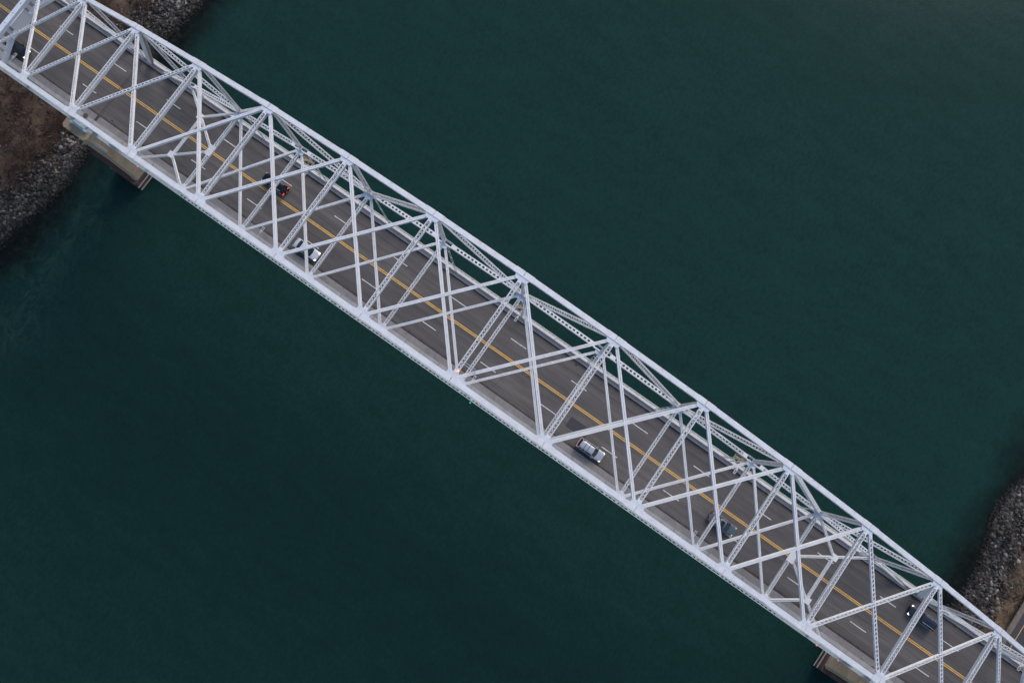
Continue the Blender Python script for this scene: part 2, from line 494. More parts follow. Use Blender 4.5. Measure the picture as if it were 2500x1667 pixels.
# top lateral system
for i in range(-8, 9):
    p, q = U(i, -1), U(i, 1)
    e = EY * .75
    mb = MB()
    if abs(i) == 7:
        continue
    laced(mb, p + e * .9 + ZU * .05, q - e * .9 + ZU * .05, .56, .56, ZU, .46, .05, kind='x', fl=.09)
    mb.build('top_strut', [st], B)
for i in range(-8, 8):
    for k, (sa, sb) in enumerate(((-1, 1), (1, -1))):
        p, q = U(i, sa), U(i + 1, sb)
        a = (q - p).normalized()
        sn = (H[abs(i + 1)] - H[abs(i)]) / P
        un = V((-sn, 0, 1)).normalized()
        pp = p + a * 1.0 + un * (.15 - .035 * k); qq = q - a * 1.0 + un * (.15 - .035 * k)
        mb = MB()
        if abs(i + .5) > 4:
            # heavier latticed brace in the end panels
            laced(mb, pp + un * .05, qq + un * .05, .50, .26, un, .60, .13, fl=.12, kind='bars', both=True)
            mb.build('top_brace', [st], B)
        else:
            channel(mb, pp, qq, .40, .34, un)
            mb.build('top_brace', [st], B)
    # junction plate where the two braces cross
# bottom lateral system between panels 4 and -4
for i in range(-4, 5):
    p, q = L(i, -1), L(i, 1)
    e = EY * .7
    mb = MB()
    laced(mb, p + e * .9 - ZU * .02, q - e * .9 - ZU * .02, .47, .50, ZU, .43, .055, kind='x', fl=.085)
    mb.build('bottom_strut', [st], B)
for i in range(-4, 4):
    for k, (sa, sb) in enumerate(((-1, 1), (1, -1))):
        p, q = L(i, sa), L(i + 1, sb)
        a = (q - p).normalized()
        sn = (LW[abs(i + 1)] - LW[abs(i)]) / P
        un = V((-sn, 0, 1)).normalized()
        mb = MB()
        channel(mb, p + a * .9 + un * (.08 - .035 * k), q - a * .9 + un * (.08 - .035 * k), .36, .28, un)
        mb.build('bottom_brace', [st], B)
# K-bracing in the plane between panel points 4 and 5 on each side
for g in (-1, 1):
    A = {-1: L(5 * g, -1), 1: L(5 * g, 1)}; C = {-1: L(4 * g, -1), 1: L(4 * g, 1)}
    Mid = (C[-1] + C[1]) / 2
    un = (C[1] - A[1]).cross(EY).normalized()
    if un.z < 0: un = -un
    mb = MB()
    K = {}
    for s in (-1, 1):
        K[s] = A[s] * .5 + Mid * .5
        for k, (p, q) in enumerate(((A[s], K[s]), (K[s], Mid), (C[s], K[s]))):
            a = (q - p).normalized()
            laced(mb, p + a * .5 - un * .02 * k, q - a * .35 - un * .02 * k, .34, .26, un, .42, .1, fl=.11, kind='bars')
        mb.beam(K[s] - V((.55, 0, 0)) + un * .16, K[s] + V((.55, 0, 0)) + un * .16, 1.0, .03, un)
    a = (K[1] - K[-1]).normalized()
    laced(mb, K[-1] + a * .3 - un * .05, K[1] - a * .3 - un * .05, .42, .3, un, .45, .08, fl=.1, kind='x')
    mb.beam(Mid - EY * .9 + un * .28, Mid + EY * .9 + un * .28, 1.5, .03, un)
    mb.build('portal_brace', [st], B)
# deep portal frames over the piers
for g in (-1, 1):
    x = X(7 * g)
    zt = H[7]
    fr = MB()
    fr.box((x - .40, -W + .42, zt - .45), (x + .40, W - .42, zt + .35))
    fr.box((x - .30, -3.3, 9.35), (x + .34, 3.3, 9.95))
    for s in (-1, 1):
        fr.beam((x + .01, s * 3.25, 9.62), (x + .01, s * 7.35, 7.7), .62, .66, V((1, 0, 0)))
    fr.build('portal_beam', [M['gusset']], B)
    mb = MB()
    for y in (-6.3, -5.2, -4.0, -2.6, 2.4, 3.6, 5.2, 6.3):
        for zz in range(7):
            lo_ = 9.9 - max(0, abs(y) - 3.25) * .47; z0 = lo_ + zz * (zt - .5 - lo_) / 7; z1 = lo_ + (zz + 1) * (zt - .5 - lo_) / 7
            mb.beam((x + .05, y - .13, z0), (x + .05, y + .13, z1), .03, .07, V((1, 0, 0)), 0)
        for sg in (-1, 1):
            mb.beam((x + .05, y + sg * .16, 9.85 - max(0, abs(y) - 3.25) * .47), (x + .05, y + sg * .16, zt - .45), .3, .05, V((1, 0, 0)), 0)
    mb.build('portal_lattice', [st], B)
    mb = MB()
    for k in range(-3, 4):
        mb.box((x - .07, k * 2.0 - .07, zt + .351), (x + .07, k * 2.0 + .07, zt + .36))
    mb.build('drain_hole', [M['joint']], B)
mb = MB()
for dy in (0, .28):
    mb.tube((.35, -5.4 + dy, 38.75), (1.75, -5.4 + dy, 38.85), .035, 6); mb.tube((1.75, -5.4 + dy, 38.85), (2.05, -5.75 + dy, 38.6), .035, 6)
mb.build('access_rail', [M['railing']], B)
# hangers from the bottom chord down to the deck
for i in range(-4, 5):
    for s in (-1, 1):
        mb = MB()
        n = L(i, s)
        for d in (-.17, .17):
            mb.tube((n.x + d, n.y + s * .12, n.z - .3), (n.x + d, n.y + s * .12, dz(n.x) - .6), .05, 6)
        for zz in np.arange(dz(n.x) + 3, n.z - 1, 4.0):
            mb.box((n.x - .22, n.y + s * .12 - .05, zz), (n.x + .22, n.y + s * .12 + .05, zz + .08))
        mb.build('hanger', [M['railing']], B)
for i in (-5, 5):
    for s in (-1, 1):
        mb = MB(); n = L(i, s)
        laced(mb, V((n.x, n.y, dz(n.x) - 1)), n, .5, .3, V((-1 if i > 0 else 1, 0, 0)), .42, .07, kind='x')
        mb.build('deck_post', [st], B)

# ---- deck, stations along x
XS = list(np.arange(-228, 228.1, 3.0))
def strip(mb, y0, y1, z0, z1, xs=XS, mi=0, x0=None, x1=None):
    """a bar following the deck curve: y0..y1 wide, z0..z1 above the deck line"""
    xs = [x for x in xs if (x0 is None or x > x0 + .01) and (x1 is None or x < x1 - .01)]
    if x0 is not None: xs = [x0] + xs
    if x1 is not None: xs = xs + [x1]
    o = len(mb.v)
    for x in xs:
        d = dz(x)
        mb.v.extend([(x, y0, d + z0), (x, y1, d + z0), (x, y1, d + z1), (x, y0, d + z1)])
    n = len(xs)
    for k in range(n - 1):
        a = o + 4 * k; b = a + 4
        for u, v_ in ((0, 1), (1, 2), (2, 3), (3, 0)):
            mb.f.append((a + u, b + u, b + v_, a + v_)); mb.m.append(mi)
    mb.f.append((o + 3, o + 2, o + 1, o)); mb.f.append((o + 4 * n - 4, o + 4 * n - 3, o + 4 * n - 2, o + 4 * n - 1)); mb.m.extend([mi, mi])
YK0, YK1 = -5.21, 7.07         # kerb lines
mb = MB(); strip(mb, -8.05, 8.1, -.55, -.02); mb.build('deck_slab', [M['kerb']], B)
mb = MB()
for x in np.arange(-17 * P, 17.1 * P, P):
    d = dz(x)
    mb.box((x - .22, -7.6, d - 2.0), (x + .22, 7.6, d - .56))
for y in (-5.4, -3.2, -1.0, 1.2, 3.4, 5.6): strip(mb, y - .15, y + .15, -1.25, -.56)
mb.build('floor_framing', [st], B)
mb = MB(); strip(mb, YK1, 7.76, -.02, .24); mb.build('kerb', [M['kerb']], B)
mb = MB(); strip(mb, -6.33, YK0, -.02, .20); mb.build('sidewalk', [M['walk']], B)
for s, y0, y1, mt, hh in ((1, 7.70, 8.09, M['parapet'], .85), (-1, -6.95, -6.29, M['parapet_grey'], .34)):
    mb = MB()
    k = -34
    while k < 34:                                          # panels with narrow joints
        a0, a1 = k * P / 2 + .03, (k + 1) * P / 2 - .03
        off = random.uniform(-.02, .02)
        strip(mb, y0 + off, y1 + off, -.02, hh + random.uniform(-.01, .01), x0=a0, x1=a1)
        k += 1
    mb.build('parapet', [mt], B)
# outer edge girders, railing ladders
for s in (-1, 1):
    ya, yb, yr = (8.11, 8.17, 8.36) if s > 0 else (-8.14, -7.3, -8.40)
    mb = MB(); strip(mb, min(ya, yb), max(ya, yb), -1.1, .62)
    mb.build('edge_girder', [M['parapet'] if s > 0 else M['railing']], B)
    edge = 8.17 if s > 0 else -8.14
    mb = MB()
    strip(mb, yr - .07, yr + .07, .56, .66)
    for xa, xb in ((-228, -60), (61, 228)): strip(mb, min(edge, yr), max(edge, yr), .50, .555, x0=xa, x1=xb)
    x = -134.0
    edge = 8.17 if s > 0 else -8.14
    while x < 134:
        d = dz(x)
        for c_, wq in ((0, .13), (.22 + random.uniform(-.03, .03), random.choice((.08, .1, .3)))):
            mb.box((x + c_ - wq / 2, min(edge, yr), d + .57), (x + c_ + wq / 2, max(edge, yr), d + .63))
        mb.box((x - .03, yr - .03, d - .5), (x + .03, yr + .03, d + .57))
        x += .78
    strip(mb, yr - .03, yr + .03, .0, .06)
    mb.build('outer_railing', [M['railing']], B)
# expansion joints
for g in (-1, 1):
    x = g * 6 * P
    mb = MB()
    for d_ in (-.22, .12):
        mb.box((x + d_, YK0, dz(x) + .004), (x + d_ + .1, YK1, dz(x) + .016))
    mb.build('expansion_joint', [M['joint']], B)
    mb = MB()
    mb.box((x - .2, -6.29, dz(x) + .2), (x + .3, YK0, dz(x) + .212))
    mb.build('sidewalk_joint', [M['joint']], B)
    mb = MB(); mb.tube((x - 1.8, -6.5, dz(x) + .34), (x - 1.8, -6.5, dz(x) + .365), .45, 20)
    mb.build('round_cover', [M['footing']], B)
# bearings on the piers
for g in (-1, 1):
    for s in (-1, 1):
        mb = MB()
        x = X(7 * g)
        mb.box((x - 2.0, s * W - 1.25, -17.2), (x + 2.0, s * W + 1.45, -16.6))
        mb.box((x - 1.3, s * W - .9, -16.6), (x + 1.3, s * W + .95, -14.9))
        for d_ in (-1.0, -.3, .4, 1.1):
            mb.hexa([(x + d_ - .04, s * W - 1.1, -16.6), (x + d_ + .04, s * W - 1.1, -16.6), (x + d_ + .04, s * W + 1.25, -16.6), (x + d_ - .04, s * W + 1.25, -16.6),
                     (x + d_ - .04, s * W - .5, -14.5), (x + d_ + .04, s * W - .5, -14.5), (x + d_ + .04, s * W + .6, -14.5), (x + d_ - .04, s * W + .6, -14.5)])
        mb.build('bearing', [M['gusset']], B)
# outrigger brackets with service platforms on the far edge
for x in (-45.6, -1.2, 42.9):
    d = dz(x)
    mb = MB()
    mb.box((x - .9, 9.1, d - .6), (x + .9, 9.4, d - .5), 0)
    for xx in (-1.0, 1.0):
        mb.beam((x + xx, 8.2, d - .4), (x + xx, 9.6, d - .4), .10, .10)
    for y in (8.85, 9.55):
        mb.beam((x - 1.1, y, d + .5), (x + 1.1, y, d + .5), .06, .06)
    for xx in (-.3, .6):
        mb.beam((x + xx, 8.4, d - .5), (x + xx * .2, 9.2, d + 1.2), .14, .10)
    mb.beam((x - .5, 8.5, d + 1.0), (x + .6, 9.0, d + 1.1), .3, .16)
    mb.build('service_platform', [M['yellowed']], B)

# ================================================================ ROAD SURFACE
mb = MB(); strip(mb, YK0, YK1, -.02, .0)
road = mb.build('road', [M['asphalt']]); tag(road, kind='structure')
YC = .809
for y in (YC - .14, YC + .14):
    mb = MB(); strip(mb, y - .076, y + .076, .002, .005); mb.build('yellow_line', [M['yellow']], road)
for y, x0 in ((YC + 3.059, -95.376), (YC - 3.059, -97.28)):
    for k in range(-5, 22):
        mb = MB(); c = x0 + k * 12.189
        strip(mb, y - .065, y + .065, .002, .005, x0=c - 1.55, x1=c + 1.55); mb.build('lane_dash', [M['white']], road)
mb = MB(); strip(mb, -2.9, -1.0, .001, .004, x0=16.2, x1=20.0); mb.build('asphalt_patch', [M['patch']], road)
for x, y in ((-78, -4.6), (-58, 6.4), (-28, 6.45), (12, 6.4), (66, 6.3), (78.5, -4.9), (88, 3.0), (-60, -4.9), (-88, 6.4)):
    mb = MB(); mb.box((x - .22, y - .15, dz(x) + .003), (x + .22, y + .15, dz(x) + .008)); mb.build('road_drain', [M['joint']], road)

# ================================================================ PIERS
def pier(g, label):
    e = empty('bridge_pier', (X(7 * g), 0, NW)); tag(e, label, 'bridge pier')
    def frus(mb, z0, z1, a0, a1):   # a = (canal half, land half, y half) at bottom / top, in local coordinates
        lo = [(-a0[1], -a0[2]), (a0[0], -a0[2]), (a0[0], a0[2]), (-a0[1], a0[2])]
        hi = [(-a1[1], -a1[2]), (a1[0], -a1[2]), (a1[0], a1[2]), (-a1[1], a1[2])]
        def cham(p4, r=.5):
            out = []
            for k in range(4):
                x, y = p4[k]; px, py = p4[k - 1]; nx, ny = p4[(k + 1) % 4]
                for (ax, ay) in ((px, py), (nx, ny)):
                    L_ = math.hypot(ax - x, ay - y); out.append((x + (ax - x) * r / L_, y + (ay - y) * r / L_))
            return out
        lo = cham(lo); hi = cham(hi); n = len(lo); o = len(mb.v)
        sx = -g
        mb.v.extend([(x * sx, y, z0) for x, y in lo] + [(x * sx, y, z1) for x, y in hi])
        fs = [tuple(o + i for i in range(n)), tuple(o + n + i for i in range(n))]
        fs += [(o + i, o + (i + 1) % n, o + n + (i + 1) % n, o + n + i) for i in range(n)]
        mb.f.extend(fs); mb.m.extend([0] * len(fs))
    zt = -17.2 - NW
    mb = MB(); frus(mb, 4.9, zt - 1.1, (3.0, 3.4, 11.2), (2.75, 3.2, 10.45))
    mb.build('shaft', [M['pier']], e)
    mb = MB(); frus(mb, zt - 1.1, zt, (2.78, 3.25, 10.5), (2.78, 3.25, 10.45)); mb.build('coping', [M['pier']], e)
    mb = MB(); frus(mb, 3.6, 4.9, (3.1, 3.5, 11.35), (3.05, 3.5, 11.3)); mb.build('belt_course', [M['pier']], e)
    mb = MB(); frus(mb, -9, 3.6, (3.6, 4.4, 12.45), (3.4, 4.2, 12.3)); mb.build('footing', [M['footing']], e)
    mb = MB(); frus(mb, 4.9, 14.6, (2.2, 2.8, 12.0), (1.9, 2.6, 11.85)); mb.build('nosing', [M['footing']], e)
    mb = MB()
    mb.beam((-g * 3.62, -12.3, 2.4), (-g * 3.62, 12.3, 2.4), .14, .3)
    mb.beam((-g * 3.66, -12.3, .9), (-g * 3.66, 12.3, .9), .12, .3)
    mb.build('timber_fender', [M['pale']], e)
    xx = -g * 2.86
    for y, w_, z0, z1 in ((-9.7, .35, 18.5, 24.2), (9.4, .3, 15.5, 24.1)):
        mb = MB()
        mb.hexa([(xx - g * .02, y - w_, z0), (xx - g * .10, y - w_ * .6, z0), (xx - g * .10, y + w_ * .6, z0), (xx - g * .02, y + w_, z0),
                 (xx + g * .1, y - w_, z1), (xx - g * .02, y - w_ * .7, z1), (xx - g * .02, y + w_ * .7, z1), (xx + g * .1, y + w_, z1)])
        mb.build('lime_stain', [M['pale']], e)
    return e
pier(-1, 'tall brown concrete pier beside the rocky bank at the upper left end of the bridge')
pier(1, 'tall brown concrete pier under the lower right end of the bridge')
def pier_simple(g): pass

# ================================================================ WATER AND GROUND
xs = np.concatenate([[-3000, -900, -400, -200], np.linspace(-150, 150, 31), [200, 400, 900, 3000]])
ys = np.concatenate([[-3000, -900, -400, -200], np.linspace(-150, 150, 31), [200, 400, 900, 3000]])
mb = MB()
for y in ys:
    for x in xs: mb.v.append((x, y, NW))
nx = len(xs)
for j in range(len(ys) - 1):
    for i in range(nx - 1): mb.f.append((j * nx + i, j * nx + i + 1, (j + 1) * nx + i + 1, (j + 1) * nx + i))
wt = mb.build('water', [M['water']]); tag(wt, kind='structure')

def wav(x, y, sc, ph):
    return (math.sin(x * sc + ph) * math.cos(y * sc * 1.3 + ph * 2) + .5 * math.sin(x * sc * 2.3 + y * sc * 1.7 + ph * 3)
            + .25 * math.sin(x * sc * 5.1 - y * sc * 4.3 + ph))
def shore(y, g): return 106.2 + 1.5 * math.sin(y * .09 + g) + .9 * math.sin(y * .23 + 2 * g) + (1.2 if g > 0 else 0)
def HT(x, y):
    g = 1 if x > 0 else -1
    s_ = abs(x) - shore(y, g)
    if s_ < 0: return NW + max(-14, s_ * .42) - .15
    top = 5.2 if g < 0 else 4.6
    k = s_ / 12.5
    h = top * (k if k < .85 else .85 + .15 * (1 - math.exp(-(k - .85) * 6)))
    amp = min(1, s_ / 4) * .22
    if g > 0 and 11.5 < s_ < 22 : amp *= .12
    if s_ > 40: h += min(9, (s_ - 40) * .05)
    return NW - .15 + h + amp * wav(x, y, .8, 1.3)
gx = np.concatenate([[-3000, -1200, -500, -260, -200, -170, -150], np.arange(-140, -96, 1.0), [-90, -60, 0, 60, 90], np.arange(97, 141, 1.0), [150, 170, 200, 260, 500, 1200, 3000]])
gy = np.concatenate([[-3000, -1200, -500, -250, -180, -140], np.arange(-110, 110, 1.2), [140, 180, 250, 500, 1200, 3000]])
mb = MB()
for y in gy:
    for x in gx: mb.v.append((x, y, HT(x, y)))
nx = len(gx)
for j in range(len(gy) - 1):
    for i in range(nx - 1): mb.f.append((j * nx + i, j * nx + i + 1, (j + 1) * nx + i + 1, (j + 1) * nx + i))
gr = mb.build('ground', [M['ground']], smooth=True); tag(gr, kind='structure')

# service path on the right bank
def path_strip(name, x0, x1, m_, lift, par=None):
    mb = MB()
    yy = np.arange(-200, 200.1, 2.0)
    zt_ = NW + 4.55
    for y in yy:
        o_ = .0
        mb.v.extend([(x0 + o_, y, zt_ + lift), (x1 + o_, y, zt_ + lift), (x1 + o_, y, zt_ + lift - .3), (x0 + o_, y, zt_ + lift - .3)])
    for k in range(len(yy) - 1):
        a = 4 * k; b = a + 4
        for u, v_ in ((0, 1), (1, 2), (2, 3), (3, 0)): mb.f.append((a + u, a + v_, b + v_, b + u)); mb.m.append(0)
    o = mb.build(name, [m_], par); return o
verge = path_strip('path_edge', 117.6, 118.7, concrete('gravel_verge', (.13, .11, .085), (.19, .165, .13), (.08, .065, .05), 1.5), .15)
tag(verge, kind='structure')
pth = path_strip('path', 118.7, 122.5, M['patch'], .155); tag(pth, kind='structure')
path_strip('yellow_line', 120.0, 120.12, M['yellow'], .16, pth)

# riprap boulders: too many to count
phi = (1 + 5 ** .5) / 2
ICO = np.array([(-1, phi, 0), (1, phi, 0), (-1, -phi, 0), (1, -phi, 0), (0, -1, phi), (0, 1, phi), (0, -1, -phi), (0, 1, -phi),
                (phi, 0, -1), (phi, 0, 1), (-phi, 0, -1), (-phi, 0, 1)]) / math.hypot(1, phi)
IF = np.array([(0, 11, 5), (0, 5, 1), (0, 1, 7), (0, 7, 10), (0, 10, 11), (1, 5, 9), (5, 11, 4), (11, 10, 2), (10, 7, 6), (7, 1, 8),
               (3, 9, 4), (3, 4, 2), (3, 2, 6), (3, 6, 8), (3, 8, 9), (4, 9, 5), (2, 4, 11), (6, 2, 10), (8, 6, 7), (9, 8, 1)])
def boulders(name, g, n, label):
    vs, fs, tn = [], [], []
    for k in range(n):
        y = rng.uniform(-85, 85) if rng.random() < .85 else rng.uniform(-190, 190)
        s_ = rng.normal(3.8, 3.6)
        if s_ < -4 or s_ > 12.5: s_ = rng.uniform(-2, 9)
        if g < 0 and rng.random() < .035: s_ = rng.uniform(9, 26)
        if g > 0: s_ = s_ * .62 if s_ > 0 else s_
        elif 0 < s_ < 12.6: s_ = s_ * (.72 + .2 * math.sin(y * .13))
        x = g * (shore(y, g) + s_)
        r = min(.8, .13 + abs(rng.normal(0, .15)) + (.07 if 1 < s_ < 8 else 0))
        sc = np.array([r * rng.uniform(.8, 1.35), r * rng.uniform(.7, 1.2), r * rng.uniform(.5, .85)])
        v = ICO * (1 + rng.uniform(-.22, .22, (12, 1))) * sc
        t = rng.uniform(0, 6.28); c, s2 = math.cos(t), math.sin(t)
        v = v @ np.array([[c, s2, 0], [-s2, c, 0], [0, 0, 1]])
        z = HT(x, y)
        v = v + np.array([x, y, z + .1 * r])
        fs.append(IF + 12 * k); vs.append(v)
        tone = min(1, max(0, rng.beta(1.5, 2.0) * (.55 + .5 * min(1, max(0, (s_ + .6) / 5)))))
        if rng.random() < .02 and s_ > 2: tone = 1
        pt_ = wav(x, y, .22, 3.7) * .22; tone = min(1, max(0, tone * (1 + pt_)))
        if s_ < .9: tone *= .3
        tn.append(np.full(20, tone))
    v = np.concatenate(vs); f = np.concatenate(fs)
    me = bpy.data.meshes.new(name); me.from_pydata(v.tolist(), [], f.tolist()); me.materials.append(M['rock'])
    at = me.attributes.new('tone', 'FLOAT', 'FACE'); at.data.foreach_set('value', np.concatenate(tn).astype(np.float32))
    o = bpy.data.objects.new(name, me); COL.objects.link(o); tag(o, label, 'rocks', kind='stuff')
boulders('boulders', -1, 20000, 'grey riprap boulders along the left bank below the brown scrub')
boulders('boulders', 1, 18000, 'grey riprap boulders along the right bank beside the tan grass')

def scrub(name, g, n, label, lo, hi, tn0, tn1, hgt):
    vs, fs, tn = [], [], []; k = 0
    for q in range(n):
        y = rng.uniform(-80, 80) if rng.random() < .9 else rng.uniform(-180, 180)
        s_ = lo + (hi - lo) * rng.random() ** .9
        x = g * (shore(y, g) + s_)
        clump = wav(x, y, .35, 2.1)
        if clump < rng.uniform(-1.2, .5): continue
        z = HT(x, y); r = rng.uniform(.3, 1.1) * hgt
        t0 = min(1, max(0, rng.uniform(tn0, tn1) + .12 * clump))
        for b in range(9):
            th = rng.uniform(0, 6.28); le = r * rng.uniform(.5, 1.2); up_ = r * rng.uniform(.2, .9)
            d = np.array([math.cos(th), math.sin(th), 0]); nrm = np.array([-d[1], d[0], 0]) * rng.uniform(.03, .075)
            p0 = np.array([x, y, z - .05]) + d * .05; p1 = p0 + d * le + np.array([0, 0, up_])
            vs.extend([p0 - nrm, p0 + nrm, p1 + nrm * .5, p1 - nrm * .5]); fs.append((k, k + 1, k + 2, k + 3)); k += 4
            tn.append(min(1, max(0, t0 + rng.uniform(-.15, .15))))
    me = bpy.data.meshes.new(name); me.from_pydata([tuple(a) for a in vs], [], fs); me.materials.append(M['twig'])
    at = me.attributes.new('tone', 'FLOAT', 'FACE'); at.data.foreach_set('value', np.array(tn, dtype=np.float32))
    o = bpy.data.objects.new(name, me); COL.objects.link(o); tag(o, label, 'scrub', kind='stuff')
scrub('scrub', -1, 12000, 'leafless reddish brown scrub on the left bank behind the boulders', 5.2, 36, .1, .75, 1.0)
scrub('dry_grass', 1, 5200, 'tan dry grass between the boulders and the path on the right bank', 5.0, 9.8, .5, 1.0, .55)

# ================================================================ VEHICLES
def loft(mb, rings, mi=0, cap=True):
    n = len(rings[0]); o = len(mb.v)
    for r in rings: mb.v.extend(r)
    for i in range(len(rings) - 1):
        for j in range(n):
            k = (j + 1) % n
            mb.f.append((o + i * n + j, o + i * n + k, o + (i + 1) * n + k, o + (i + 1) * n + j)); mb.m.append(mi)
    if cap:
        mb.f.append(tuple(o + j for j in range(n))); mb.f.append(tuple(o + (len(rings) - 1) * n + j for j in reversed(range(n)))); mb.m.extend([mi, mi])

def car(label, x, y, heading, col, kind='sedan', Ln=4.6, Wd=1.82, head='off', tail='off', extra=(), metal=.35, group=None):
    """heading 0 = towards +x, pi = towards -x; local +x is the front"""
    e = empty('parked_car' if False else 'car', (x, y, dz(x) + .006), heading)
    tag(e, label, 'car', 'cars driving across the bridge')
    pm = mat(label.split()[0] + '_car_paint', col, .28, metal, spec=.6)
    hl, hw = Ln / 2, Wd / 2
    bh = .93 if kind == 'sedan' else 1.02                 # belt height
    rh = 1.45 if kind == 'sedan' else 1.70
    # outline: half width factor, hood/deck height along the car
    if kind == 'sedan':
        prof = [(-1.0, .66, .55, .78), (-.975, .84, .42, .90), (-.90, .94, .34, .97), (-.62, 1.0, .25, 1.0), (-.3, 1.0, .22, 1.0), (.2, 1.0, .22, 1.0),
                (.50, .99, .25, .98), (.75, .965, .28, .90), (.90, .89, .33, .82), (.97, .76, .40, .74), (1.0, .56, .48, .64)]
        roof = (-.36, .12); base = (-.70, .46)
    else:
        prof = [(-1.0, .72, .50, .95), (-.98, .88, .42, 1.0), (-.92, .95, .34, 1.0), (-.62, 1.0, .28, 1.0), (-.3, 1.0, .25, 1.0), (.2, 1.0, .25, 1.0),
                (.50, .99, .27, .98), (.75, .965, .30, .93), (.91, .89, .35, .86), (.975, .76, .42, .78), (1.0, .58, .50, .68)]
        roof = (-.78, .16); base = (-.93, .46)
    rings = []
    for fx, fw, zb, ft in prof:
        X0 = fx * hl; w_ = hw * fw; zt_ = bh * ft
        rings.append([(X0, -w_ * .9, zb), (X0, -w_, zb + .12), (X0, -w_, zt_ * .72), (X0, -w_ * .95, zt_ * .93), (X0, -w_ * .80, zt_), (X0, -w_ * .4, zt_ + .025),
                      (X0, w_ * .4, zt_ + .025), (X0, w_ * .80, zt_), (X0, w_ * .95, zt_ * .93), (X0, w_, zt_ * .72), (X0, w_, zb + .12), (X0, w_ * .9, zb)])
    mb = MB(); loft(mb, rings); body = mb.build('body', [pm], e, True)
    # greenhouse: pillars and glass
    bw, tw = hw * .93, hw * .70
    b0, b1, r0, r1 = base[0] * hl, base[1] * hl, roof[0] * hl, roof[1] * hl
    zb = bh - .02; zr = rh - .04
    def P_(fx, side, top, k=0.0):
        x_ = (r0 if fx < 0 else r1) if top else (b0 if fx < 0 else b1)
        return (x_ + (k if fx > 0 else -k), side * ((tw if top else bw) + 0), zr if top else zb)
    mb = MB()                                             # painted pillars
    for fx in (-1, 1):
        for sd_ in (-1, 1): mb.beam(P_(fx, sd_, False), P_(fx, sd_, True), .09, .07, (0, sd_, .3))
    for sd_ in (-1, 1):
        xm = (r0 + r1) / 2 + .05
        mb.beam((xm, sd_ * bw, zb), (xm, sd_ * tw, zr), .08, .05, (0, sd_, .3))
        if kind == 'suv':
            xm = r0 + (r1 - r0) * .22
            mb.beam((xm, sd_ * bw, zb), (xm, sd_ * tw, zr), .10, .05, (0, sd_, .3))
        mb.beam((b0, sd_ * bw, zb + .01), (b1, sd_ * bw, zb + .01), .06, .05)
    mb.build('pillars', [pm], e)
    ins = .02
    def pane(name, pts):
        mb = MB(); mb.poly(pts)
        c = sum((V(p) for p in pts), V()) / len(pts)
        inn = [tuple(V(p) * .985 + c * .015 + (V((0, 0, zb)) - c) * .03) for p in pts]
        mb.poly(inn[::-1]); n = len(pts)
        for i in range(n): j = (i + 1) % n; mb.poly([pts[i], pts[j], inn[j], inn[i]])
        mb.build(name, [M['glass']], e)
    mx = (tw + bw) / 2 * .0
    def curved(fx, name):
        k = 5; bulge = .16 if fx > 0 else .10
        bot = []; top = []
        for i in range(k):
            u = -1 + 2 * i / (k - 1)
            bot.append(((b1 if fx > 0 else b0) + fx * (bulge * (1 - u * u)), u * bw * .97, zb + .01))
            top.append(((r1 if fx > 0 else r0) + fx * (bulge * .6 * (1 - u * u)), u * tw * .97, zr + .005))
        mb = MB(); o = 0
        mb.v.extend(bot + top)
        for i in range(k - 1): mb.f.append((i, i + 1, k + i + 1, k + i)); mb.m.append(0)
        o = len(mb.v)
        mb.v.extend([(x_ - fx * .03, y_, z_ - .02) for x_, y_, z_ in bot + top])
        for i in range(k - 1): mb.f.append((o + i, o + k + i, o + k + i + 1, o + i + 1)); mb.m.append(0)
        mb.build(name, [M['glass']], e, True)
    curved(1, 'windshield'); curved(-1, 'rear_window')
    for sd_ in (-1, 1):
        pane('side_window', [(b0 + .06, sd_ * bw * .99, zb), (b1 - .06, sd_ * bw * .99, zb), (r1 - .03, sd_ * tw * .99, zr), (r0 + .03, sd_ * tw * .99, zr)])
    # roof
    mb = MB(); rr = []
    for i in range(7):
        t = i / 6; x_ = r0 - .03 + (r1 - r0 + .06) * t
        f_ = .93 + .07 * math.sin(math.pi * t); cr = .05 * math.sin(math.pi * (.15 + .7 * t))
        bl = .10 if i in (0, 6) else 0
        ww = tw * 1.02 * f_
        xb = x_ + (.10 if i == 6 else (-.06 if i == 0 else 0))
        rr.append([(x_, -ww, zr - .02), (x_ * .5 + xb * .5, -ww * .9, zr + .025), (xb, -ww * .4, zr + .045 + cr), (xb, ww * .4, zr + .045 + cr), (x_ * .5 + xb * .5, ww * .9, zr + .025), (x_, ww, zr - .02)])
    loft(mb, rr); mb.build('roof', [pm], e, True)
    zt_ = zr + .115
    if 'sunroof' in extra:
        mb = MB(); mb.box((r0 + .35, -tw * .72, zr + .075), (r1 - .2, tw * .72, zt_ - .005)); mb.build('sunroof', [M['glass']], e)
    if 'rails' in extra:
        for sd_ in (-1, 1):
            mb = MB(); mb.beam((r0 + .1, sd_ * tw * .95, zr + .10), (r1 - .1, sd_ * tw * .95, zr + .10), .06, .05); mb.build('roof_rail', [M['chrome']], e)
    if 'crossbars' in extra:
        for t in (.33, .62):
            mb = MB(); x_ = r0 + (r1 - r0) * t
            mb.beam((x_, -tw * .9, zr + .13), (x_, tw * .9, zr + .13), .07, .04); mb.build('crossbar', [M['trim']], e)
    if 'beltline' in extra:
        for sd_ in (-1, 1):
            mb = MB(); mb.beam((b0 + .1, sd_ * (bw + .045), zb + .02), (b1 - .2, sd_ * (bw + .045), zb + .02), .04, .04); mb.build('window_trim', [M['chrome']], e)
